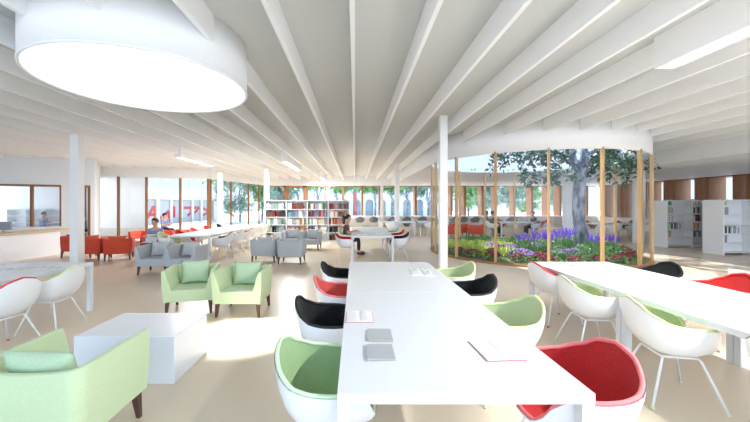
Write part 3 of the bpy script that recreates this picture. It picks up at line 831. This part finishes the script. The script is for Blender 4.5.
def scatter(kind, n, x0, x1, y0, y1, s=1, dmin=.42):
    c_ = 0; tries = 0
    while c_ < n and tries < 400:
        tries += 1; x = rnd.uniform(x0, x1); y = rnd.uniform(y0, y1)
        if (x - CX) ** 2 + (y - CY) ** 2 > (CR - .36) ** 2 or any((x - a) ** 2 + (y - b) ** 2 < dmin ** 2 for a, b in occ) or (x - 7.55) ** 2 + (y - 11.3) ** 2 < .16: continue
        occ.append((x, y)); plant(kind, x, y, s * rnd.uniform(.9, 1.15)); c_ += 1
for x, y, s in ((5.55, 10.25, 1.2), (5.95, 10.35, 1.1), (7.0, 11.1, 1.25), (6.65, 10.8, 1.15), (7.35, 10.35, 1.0), (7.85, 10.55, 1.0), (8.25, 10.7, .9), (5.3, 10.6, 1.0)):
    occ.append((x, y)); plant('iris_clump', x, y, s)
for i in range(9):
    a = math.radians(-163 + i * 14); x = CX + (CR - .42) * math.cos(a); y = CY + (CR - .42) * math.sin(a); occ.append((x, y)); plant('flowering_shrub', x, y, .95)
scatter('flowering_shrub', 5, 3.2, 6, 9, 11, .9, .4)
scatter('flowering_shrub', 4, 7.8, 8.9, 9.5, 11, .9, .4)
scatter('lilac_cushion_plant', 8, 4.6, 6.6, 9.4, 11.4, 1.15, .4)
scatter('lime_grass', 16, 2.9, 5.4, 9, 12.8, 1.25, .36)
scatter('leafy_shrub', 26, 5, 8.9, 8.6, 12, 1.1, .36)
scatter('lime_grass', 8, 5.5, 8.9, 10.5, 14.3, 1.1, .5)
scatter('leafy_shrub', 18, 3, 8.9, 11.5, 14.5, 1, .45)
# the tree: two twisting trunks, spreading boughs, dark glossy leaves
tr = empty('courtyard_tree', (7.6, 11.3, .05), 0, 'old tree with twisted grey trunk rising through the round courtyard', 'tree')
def wob(pts, r0, r1, n=20, amp=.03, sd=1):
    rr = random.Random(sd); out = []; rs = []
    P = [Vector(p) for p in pts]; K = len(P) - 1
    for i in range(n + 1):
        t = i / n * K; k = min(int(t), K - 1); u = t - k
        a = P[max(k - 1, 0)]; b = P[k]; c = P[k + 1]; d = P[min(k + 2, K)]
        v = .5 * ((2 * b) + (c - a) * u + (2 * a - 5 * b + 4 * c - d) * u * u + (3 * b - a - 3 * c + d) * u ** 3)
        out.append(v + Vector((rr.uniform(-amp, amp), rr.uniform(-amp, amp), 0)) * (.2 if i in (0, n) else 1)); rs.append((r0 + (r1 - r0) * i / n) * rr.uniform(.94, 1.06))
    return out, rs
m = MB()
trunkA = [(.1, 0, -.04), (.08, -.02, .6), (-.02, .0, 1.3), (.02, .02, 2.0), (.05, 0, 2.7), (.1, 0, 3.4), (.2, .1, 4.6)]
trunkB = [(-.10, .06, -.04), (-.08, .08, .6), (-.16, .06, 1.2), (-.18, .04, 1.9), (-.10, .05, 2.6), (-.2, .1, 3.3), (-.5, .2, 4.4)]
p, r = wob(trunkA, .135, .11, 26, .02, 3); r[0] = .2; r[1] = .16; m.tube(p, r, 12)
p, r = wob(trunkB, .095, .075, 26, .015, 4); r[0] = .14; m.tube(p, r, 10)
m.build('trunk', 'bark', tr, smooth=True)
LIM = [[(.02, 0, 2.4), (-.6, -.1, 2.55), (-1.3, -.3, 2.45), (-2.0, -.5, 2.6)], [(-.1, 0, 2.7), (-.8, -.3, 3.1), (-1.5, -.5, 3.2), (-2.4, -.6, 2.9)],
       [(.05, 0, 2.3), (.5, -.3, 2.65), (1.0, -.5, 2.8), (1.5, -.6, 2.75)], [(.1, 0, 2.7), (.5, .4, 3.0), (.9, .6, 3.1), (1.3, .7, 3.0)],
       [(0, 0, 2.8), (.1, -.8, 3.2), (.1, -1.4, 3.2), (.0, -1.8, 3.0)], [(0, 0, 3.0), (-.3, .9, 3.5), (-.9, 1.5, 3.6)],
       [(-.1, 0, 2.9), (-1.2, .3, 3.4), (-2.2, .3, 3.3), (-3.0, .0, 3.0)], [(.1, 0, 3.2), (.8, -.4, 3.6), (1.6, -.8, 3.7)]]
lf = MB()
for i, L_ in enumerate(LIM):
    p, r = wob(L_, .055, .02, 10, .03, 20 + i); b = MB(); b.tube(p, r, 7)
    for k in range(3, 11):
        for q_ in range(2):
            d = rdir(-.1); e_ = p[k] + d * rnd.uniform(.3, .55); b.tube([p[k], (p[k] + e_) / 2 + rdir(0) * .05, e_], [.012, .008, .004], 4)
            for w_ in range(15):
                t = rnd.uniform(.3, 1.05); c_ = p[k] + (e_ - p[k]) * t + rdir(0) * .1; lf.leaf(c_, rdir(-.25), rdir(.8), rnd.uniform(.14, .22), rnd.uniform(.07, .10))
    b.build('branch', 'bark', tr, smooth=True)
lf.build('foliage', 'leafd', tr)

# ------------------------------------------------------------------ outside
def tree(x, y, zc, rx, rz_, label, m_='leafo', tw=.1, nl=1700, cat='tree', low=0.0, L_=.42):
    e = empty('outdoor_tree', (x, y, 0), 0, label, cat, 'trees outside the windows')
    b = MB(); b.tube([(0, 0, -.04), (.05, 0, zc * .4), (-.1, 0, zc * .7), (0, 0, zc)], [tw * 1.3, tw, tw * .8, tw * .4], 8)
    for k in range(6):
        a = 2 * PI * k / 6 + rnd.random(); b.tube([(0, 0, zc * .45 + .1 * k), (math.cos(a) * rx * .4, math.sin(a) * rx * .4, zc * .75), (math.cos(a) * rx * .75, math.sin(a) * rx * .75, zc + .2)], [tw * .3, tw * .2, tw * .1], 6)
    b.build('trunk', 'bark', e, smooth=True)
    f = MB(); cl = [(rdir(.1) * rnd.uniform(.45, .95)) for _ in range(26)]
    for i in range(nl):
        c_ = cl[i % 26]; p = Vector((c_.x * rx, c_.y * rx, zc + c_.z * rz_)) + rdir(0) * rnd.uniform(0, .34 * rx)
        if p.z < low: p.z = low + rnd.random() * .3
        f.leaf(p, rdir(-.3), rdir(), rnd.uniform(.6, 1) * L_, L_ * .6)
    f.build('foliage', m_, e)
def X(px, Y): return (px - 355) / 336 * Y
for i, (px, Y, zc, rx, rz_, k, lab) in enumerate((
        (240, 33, 3.3, 2.3, 2.6, 'leafb', 'pale barked tree seen through the glass wall left of the bookcase'),
        (218, 34, 5.0, 2.0, 1.3, 'leafo', 'tree crown overhanging the red lettered building'),
        (262, 36, 3.4, 2.0, 2.6, 'leafo', 'leafy green tree just left of the bookcase column'),
        (282, 33, 3.0, 1.7, 2.2, 'leafb', 'bushy tree behind the left end of the bookcase'),
        (298, 34, 4.5, 1.9, 1.5, 'leafo', 'tree crown seen through the tall timber door frame'),
        (318, 33, 4.2, 1.9, 1.4, 'leafo', 'tree crown above the middle of the bookcase'),
        (337, 34, 4.25, 1.9, 1.4, 'leafo', 'tree crown above the right end of the bookcase'),
        (356, 33, 4.3, 1.9, 1.35, 'leafo', 'tree crown above the red brick pillar'),
        (375, 34, 4.3, 1.9, 1.35, 'leafo', 'tree crown above the arcade, left of the slim column'),
        (392, 33, 4.3, 1.8, 1.3, 'leafo', 'tree crown above the arcade, right of the slim column'),
        (407, 34, 4.2, 1.5, 1.7, 'leafb', 'bluish tree at the right end of the arcade'),
        (428, 32, 3.6, 1.6, 2.1, 'leafb', 'tree with pale branches left of the big white column'),
        (468, 33, 3.2, 1.5, 2.4, 'leafo', 'green tree seen through the left part of the courtyard glass'),
        (484, 34, 3.0, 1.5, 2.2, 'leafb', 'tree seen behind the red armchairs of the courtyard'),
        (512, 34, 3.0, 1.3, 2.2, 'leafb', 'tree seen through the middle of the courtyard glass'),
        (528, 35, 2.9, 1.3, 2.0, 'leafo', 'tree seen left of the person in teal'),
        (560, 34, 3.2, 1.1, 2.0, 'leafb', 'tree seen just left of the courtyard trunk'))):
    tree(X(px, Y), Y, zc, rx, rz_, lab, k)
# arcade building
ab = empty('arcade_building', (0, 46, 0), 0, 'pale stone building with a row of round arches outside the back windows', 'building')
m = MB(); sp = 1.72; x0 = X(338, 46); na = 9; aw = .55; hz = 1.85
for i in range(na):
    xl = x0 + i * sp; xc = xl + sp / 2
    m.box(xl, xc - aw, 0, .5, 0, hz).box(xc + aw, xl + sp, 0, .5, 0, hz)
    ar = [(xc + aw * math.cos(PI * k / 12), hz + aw * math.sin(PI * k / 12)) for k in range(13)]
    poly = [(xl + sp, hz), (xl + sp, 2.75), (xl, 2.75), (xl, hz)] + ar[::-1]
    nn_ = len(poly); m.add([(a, 0, b) for a, b in poly] + [(a, .5, b) for a, b in poly], [tuple(range(nn_)), tuple(range(nn_, 2 * nn_))[::-1]] + [(j, (j + 1) % nn_, nn_ + (j + 1) % nn_, nn_ + j) for j in range(nn_)])
m.box(x0 - 6, x0, 0, .5, 0, 7).box(x0, x0 + na * sp, 0, .5, 2.75, 3.3).box(x0, x0 + na * sp, 0, .5, 4.3, 7)
for i in range(na): m.box(x0 + i * sp, x0 + i * sp + sp * .35, 0, .5, 3.3, 4.3).box(x0 + i * sp + sp * .75, x0 + i * sp + sp, 0, .5, 3.3, 4.3)
m.build('facade', 'stone', ab)
m = MB().box(x0, x0 + na * sp, .4, .45, 0, 4.3); m.build('dark_glazing', 'bglass', ab)
bp_ = MB().box(-.16, .16, -.16, .16, 0, 2.85).build('brick_pillar', 'brick', loc=(X(354.8, 31), 31, 0)); tag(bp_, 'red brick pillar standing outside in front of the arcade', 'pillar')
# white pavilion with red letters on its panes, running away on the left
wb = empty('lettered_pavilion', (0, 0, 0), 0, 'low white building outside at the left with red letters on its panes', 'building')
PA_, PB_ = Vector((-15.7, 24.3)), Vector((-14.2, 36.5))
def onw(px): return Vector(rayseg([px], tuple(PA_), tuple(PB_))[0])
pn = [(147, 156.5), (160, 170.4), (173, 180), (182.7, 191.7), (194, 200.5), (203, 213.6)]
H0, H1, HTOP = .0, 2.06, 2.36
m = MB(); ed = [(-20.5, 22.2)]
def wbar(a, b, z0, z1, t=.3, o=0):
    n_ = (PB_ - PA_).normalized(); q_ = Vector((-n_.y, n_.x)) * (t / 2 + o); m.prism([tuple(Vector(v) - Vector((0, 0))) for v in ((a[0] + q_.x * 0, a[1]), (b[0], b[1]), (b[0] + 2 * q_.x, b[1] + 2 * q_.y), (a[0] + 2 * q_.x, a[1] + 2 * q_.y))], z0, z1)
st = onw(146); en = onw(224)
wbar(st, en, H1, HTOP); prev = st
for a, b in pn:
    wbar(prev, onw(a), 0, H1); prev = onw(b)
wbar(prev, en, 0, H1)
m.build('facade', 'white', wb)
m = MB().box(-26, -14.72, 23.6, 23.8, 0, 4.8).build('end_wall', 'white', wb)
n_ = (PB_ - PA_).normalized(); qn = Vector((-n_.y, n_.x)) * .12
for a, b in pn:
    A, B = onw(a), onw(b); MB().bar(A + qn, B + qn, .03, 0, .05, H1).build('grey_pane', 'paneg', wb)
    MB().bar(B - n_ * .05 + qn * .2, B + qn * .2, .06, 0, .0, H1).bar(A + qn * .2, B + qn * .2, .06, 0, H1 - .05, H1).build('pane_frame', 'woodl', wb)
# strokes in (0..1) pane coordinates: (u0,z0,u1,z1)
ST = [[(.05, .0, .80, 1.0), (.98, .0, .86, 1.0), (.35, .33, .92, .33)], [(.05, .0, .14, .2), (.32, .15, .92, .6), (.92, .6, .92, .0)], [(.28, .0, .28, 1.0)],
      [(.2, .86, 1.0, .86), (.98, .86, .98, .4), (.98, .4, .62, .1)], [(.05, .86, .9, .86), (.9, .86, .1, .3)], [(.0, .85, .7, .38), (.7, .38, .0, .08)]]
for (a, b), strokes in zip(pn, ST):
    A, B = onw(a), onw(b); m = MB(); W_ = (B - A)
    for u0, z0, u1, z1 in strokes:
        P0 = A + W_ * u0 + qn * .65; P1 = A + W_ * u1 + qn * .65
        p0 = Vector((P0.x, P0.y, .55 + z0 * .95)); p1 = Vector((P1.x, P1.y, .55 + z1 * .95)); t = (p1 - p0).normalized(); nrm = Vector((qn.x, qn.y, 0)).normalized(); sd = t.cross(nrm) * .12
        vs = [p0 - sd, p1 - sd, p1 + sd, p0 + sd]; m.add(vs + [v - nrm * .02 for v in vs], [(0, 1, 2, 3), (7, 6, 5, 4), (0, 4, 5, 1), (1, 5, 6, 2), (2, 6, 7, 3), (3, 7, 4, 0)])
    m.build('red_letter', 'letter', wb)

# ------------------------------------------------------------------ people
def chain(verts, edges, radii, name, m_, parent, sub=2):
    me = bpy.data.meshes.new(name); me.from_pydata(verts, edges, []); me.materials.append(M[m_])
    o = bpy.data.objects.new(name, me); C.objects.link(o)
    if parent: o.parent = parent
    bm_ = bmesh.new(); bm_.from_mesh(me); ly = bm_.verts.layers.skin.verify(); bm_.verts.ensure_lookup_table()
    for i, v in enumerate(bm_.verts):
        rr = radii[i]; v[ly].radius = rr if isinstance(rr, tuple) else (rr, rr); v[ly].use_root = (i == 0)
    bm_.to_mesh(me); bm_.free()
    s_ = o.modifiers.new('skin', 'SKIN'); s_.use_smooth_shade = True
    u = o.modifiers.new('sub', 'SUBSURF'); u.levels = sub; u.render_levels = sub
    return o
def person(x, y, heading, shirt, trousers, label, standing=False, desk=True, hairlong=False, floor=0, headturn=0):
    """seated adult facing +Y locally, seat at .45 m, hands forward on a table"""
    e = empty('person', (x, y, floor), math.radians(heading - 90), label, 'person')
    dz = 0 if not standing else .42
    hip = .50 + dz
    V = [(0, 0, hip), (0, .01, hip + .17), (0, .02, hip + .34), (0, .03, hip + .46), (0, .045, hip + .535), (0, .075, hip + .60), (0, .085, hip + .68), (0, .085, hip + .755)]
    Rr = [(.15, .11), (.135, .10), (.155, .105), (.12, .085), (.052, .052), (.072, .085), (.078, .098), (.055, .07)]
    E = [(0, 1), (1, 2), (2, 3), (3, 4), (4, 5), (5, 6), (6, 7)]
    V.append((0, .185, hip + .655)); Rr.append(.014); E.append((6, 8))     # nose
    sh = []; leg = []
    for s in (-1, 1):
        i0 = len(V)
        if standing: arm = [(s * .17, .03, hip + .44), (s * .21, .0, hip + .17), (s * .20, .08, hip - .06), (s * .20, .11, hip - .14)]
        else: arm = [(s * .17, .03, hip + .44), (s * .22, .08, hip + .19), (s * .15, .30, hip + .27), (s * .13, .37, hip + .275)]
        V += arm; Rr += [.055, .042, .028, (.032, .018)]; E += [(3, i0), (i0, i0 + 1), (i0 + 1, i0 + 2), (i0 + 2, i0 + 3)]; sh.append(arm)
        hd = Vector(arm[3]); dr_ = (Vector(arm[3]) - Vector(arm[2])).normalized()
        for q_, (dx, ln) in enumerate(((-.024, .075), (-.008, .085), (.008, .08), (.024, .065))):
            i1 = len(V); a = hd + Vector((dx, 0, 0)) + dr_ * .02; V += [tuple(a + dr_ * ln * .5), tuple(a + dr_ * ln + Vector((0, 0, -.015)))]; Rr += [.008, .007]; E += [(i0 + 3, i1), (i1, i1 + 1)]
        i1 = len(V); V += [tuple(hd + Vector((-s * .04, .01, -.005))), tuple(hd + Vector((-s * .055, 0, -.01)) + dr_ * .04)]; Rr += [.010, .008]; E += [(i0 + 3, i1), (i1, i1 + 1)]
        i0 = len(V)
        if standing: lg = [(s * .09, 0, hip - .04), (s * .10, .02, .49), (s * .10, .0, .10), (s * .10, .09, .04)]
        else: lg = [(s * .09, .06, hip - .02), (s * .12, .42, .50), (s * .11, .42, .11), (s * .11, .52, .04)]
        V += lg; Rr += [.085, .062, .042, .035]; E += [(0, i0), (i0, i0 + 1), (i0 + 1, i0 + 2), (i0 + 2, i0 + 3)]; leg.append(lg)
    chain(V, E, Rr, 'body', 'skin', e)
    # shirt
    V2 = [(0, 0, hip - .02), (0, .01, hip + .17), (0, .02, hip + .34), (0, .03, hip + .46)]; R2 = [(.165, .125), (.152, .115), (.172, .12), (.125, .09)]; E2 = [(0, 1), (1, 2), (2, 3)]
    for a in sh:
        i0 = len(V2); V2 += [a[0], tuple(Vector(a[0]).lerp(Vector(a[1]), .75))]; R2 += [.068, .056]; E2 += [(3, i0), (i0, i0 + 1)]
    chain(V2, E2, R2, 'shirt', shirt, e)
    V3 = [(0, 0, hip - .01)]; R3 = [(.168, .125)]; E3 = []
    for lg in leg:
        i0 = len(V3); V3 += [lg[0], lg[1], tuple(Vector(lg[1]).lerp(Vector(lg[2]), .95))]; R3 += [.098, .076, .056]; E3 += [(0, i0), (i0, i0 + 1), (i0 + 1, i0 + 2)]
    chain(V3, E3, R3, 'trousers', trousers, e)
    for lg in leg:
        f_ = lg[2]; MB().ell((f_[0], f_[1] + .07, .045), (.048, .14, .045), 10, 7).build('shoe', 'shoe', e, smooth=True)
    h = MB(); c_ = Vector((0, .065, hip + .70)); rows = []
    for i in range(9):
        t = PI * .62 * i / 8; row = []
        for j in range(16):
            a = 2 * PI * j / 16; k = 1 if math.sin(a) < .35 else .62
            tt = t * k; row.append(c_ + Vector((.092 * math.sin(tt) * math.cos(a), .112 * math.sin(tt) * math.sin(a), .108 * math.cos(tt))))
        rows.append(row)
    h.grid(rows, True)
    if hairlong: h.ell((0, -.07, hip + .62), (.045, .05, .14), 8, 6)
    h.build('hair', 'hair', e, smooth=True, solid=.012)
    ey = MB()
    for s in (-1, 1): ey.ell((s * .03, .163, hip + .685), (.010, .008, .007), 8, 5)
    ey.build('eyes', 'hair', e)
    MB().ell((0, .160, hip + .615), (.022, .008, .006), 8, 5).build('mouth', 'p_coral', e)
    er = MB()
    for s in (-1, 1): er.ell((s * .086, .08, hip + .665), (.012, .02, .03), 8, 6)
    er.build('ears', 'skin', e, smooth=True)
    return e
person(-.30, 11.0, 0, 'shirtp', 'trous', 'woman in a plum top and dark trousers seated at the middle distance table', hairlong=True)
person(-6.12, 10.35, 270, 'shirtb', 'trous', 'man in a blue shirt sitting behind the left grey armchair', floor=-.08)
person(7.02, 17.3, 0, 'shirtt', 'trousb', 'person in dark clothes at the left end of the far garden table')
person(7.05, 18.15, 355, 'shirtt', 'trousb', 'second dark haired person sitting behind the left one at the far garden table')
person(9.28, 17.4, 180, 'shirtt', 'trousb', 'person in a dark teal top facing left at the far garden table')
person(X(42.5, 15.9), 15.9, 80, 'shirtb', 'trous', 'reflection of a person at the reception window, built as a solid figure')  # solid figure standing in for a reflection in the glass
person(X(84, 15.2), 15.2, 200, 'shirtb', 'trous', 'reflection of a person in blue at the timber doorway, built as a figure', standing=False)  # reflection by the doorway, modelled as a solid figure
person(-9.4, 16.5, 0, 'shirtb', 'trous', 'reflection of a person behind and right of the man in blue, built solid', floor=-.08)  # reflected head in the glass wall, modelled as a whole figure
# stools carrying the three seated figures who have no chair yet
def stool(x, y, label):
    e = empty('stool', (x, y, 0), 0, label, 'stool'); MB().tube([(0, 0, .36), (0, 0, .395)], .17, 20).build('seat', 'lam', e, bevel=.006)
    for k in range(4):
        a = PI / 4 + PI / 2 * k; MB().tube([(.11 * math.cos(a), .11 * math.sin(a), .36), (.18 * math.cos(a), .18 * math.sin(a), 0)], .012, 8).build('leg', 'steel', e)
stool(X(42.5, 15.9), 15.88, 'white round stool under the reflected figure behind the reception window')
stool(X(84, 15.2), 15.2, 'white round stool under the reflected figure in the timber doorway')
stool(7.05, 18.15, 'white round stool behind the far garden table')

# ------------------------------------------------------------------ things on the tables
def notebook(x, y, rz, label):
    e = empty('notebook', (x, y, .741), rz, label, 'notebook')
    MB().box(-.080, .080, -.098, .098, .010, .0135).box(-.080, .080, -.098, .098, 0, .0025).box(-.080, -.0765, -.098, .098, .0025, .010).build('cover', 'nb', e)
    MB().box(-.0765, .076, -.094, .094, .0025, .010).build('pages', 'desk_edge', e)
notebook(.165, 2.245, -.02, 'farther of two closed grey notebooks on the nearest table')
notebook(.148, 1.985, .0, 'nearer of two closed grey notebooks on the nearest table')
def openbook(x, y, rz, w_, d_, label, z=.741, cov='coverr', pg='page', cat='book'):
    e = empty('open_book', (x, y, z), rz, label, cat)
    MB().box(-w_ - .004, w_ + .004, -d_ - .004, d_ + .004, 0, .003).build('cover', cov, e)
    for s in (-1, 1):
        rows = []
        for i in range(9):
            u = i / 8; xx = s * w_ * u; zz = .004 + .014 * math.sin(min(1, u * 1.25 + .02) * PI * .85) ** .7 * (1 - u * .45)
            rows.append([(xx, -d_, zz), (xx, d_, zz)])
        m = MB(); m.grid(rows); m.add([r[0] for r in rows] + [(s * w_, -d_, .0032), (0, -d_, .0032)], [tuple(range(11))]); m.add([(s * w_, -d_, rows[-1][0][2]), (s * w_, d_, rows[-1][0][2]), (s * w_, d_, .0032), (s * w_, -d_, .0032)], [(0, 1, 2, 3)])
        m.build('page_block', pg, e, smooth=False)
openbook(.035, 2.62, 0.0, .10, .12, 'open book with red cover near the left edge of the nearest table')
openbook(.845, 2.02, .06, .112, .135, 'open book with red cover on the right side of the nearest table')
openbook(.86, 4.36, -.06, .14, .20, 'open printed magazine on the second of the main tables', cov='paper', pg='print', cat='magazine')
openbook(3.25, 4.85, .1, .14, .18, 'open printed magazine on the right hand table near the flower bed', cov='paper', pg='print', cat='magazine')
openbook(3.62, 4.0, .05, .12, .15, 'open pale magazine on the right hand table near the black chair', cov='paper', pg='print', cat='magazine')
for x, y, rz, lab in ((-4.62, 4.55, .1, 'left printed sheet on the left edge table'), (-4.38, 4.75, -.1, 'right printed sheet on the left edge table'), (.2, 10.0, 0, 'small printed sheet on the table by the woman'), (.75, 10.2, .2, 'pale sheet on the right half of the table by the woman')):
    o = MB().box(-.15, .15, -.105, .105, 0, .003).build('printed_sheet', 'print', loc=(x, y, .7405), rz=rz); tag(o, lab, 'paper')
# laptop of the man in blue
lp = empty('laptop', (-6.12, 9.96, .50), PI, 'open silver laptop in front of the man in the blue shirt', 'laptop')
MB().box(-.17, .17, -.11, .11, 0, .015).build('keyboard_base', 'laptop', lp, bevel=.003)
m = MB(); m.add([(-.17, -.11, .016), (.17, -.11, .016), (.17, -.18, .24), (-.17, -.18, .24), (-.17, -.116, .014), (.17, -.116, .014), (.17, -.186, .238), (-.17, -.186, .238)], [(0, 1, 2, 3), (7, 6, 5, 4), (0, 4, 5, 1), (1, 5, 6, 2), (2, 6, 7, 3), (3, 7, 4, 0)])
m.build('screen', 'laptop', lp)
print('books', NB[0], 'objects', len(bpy.data.objects))
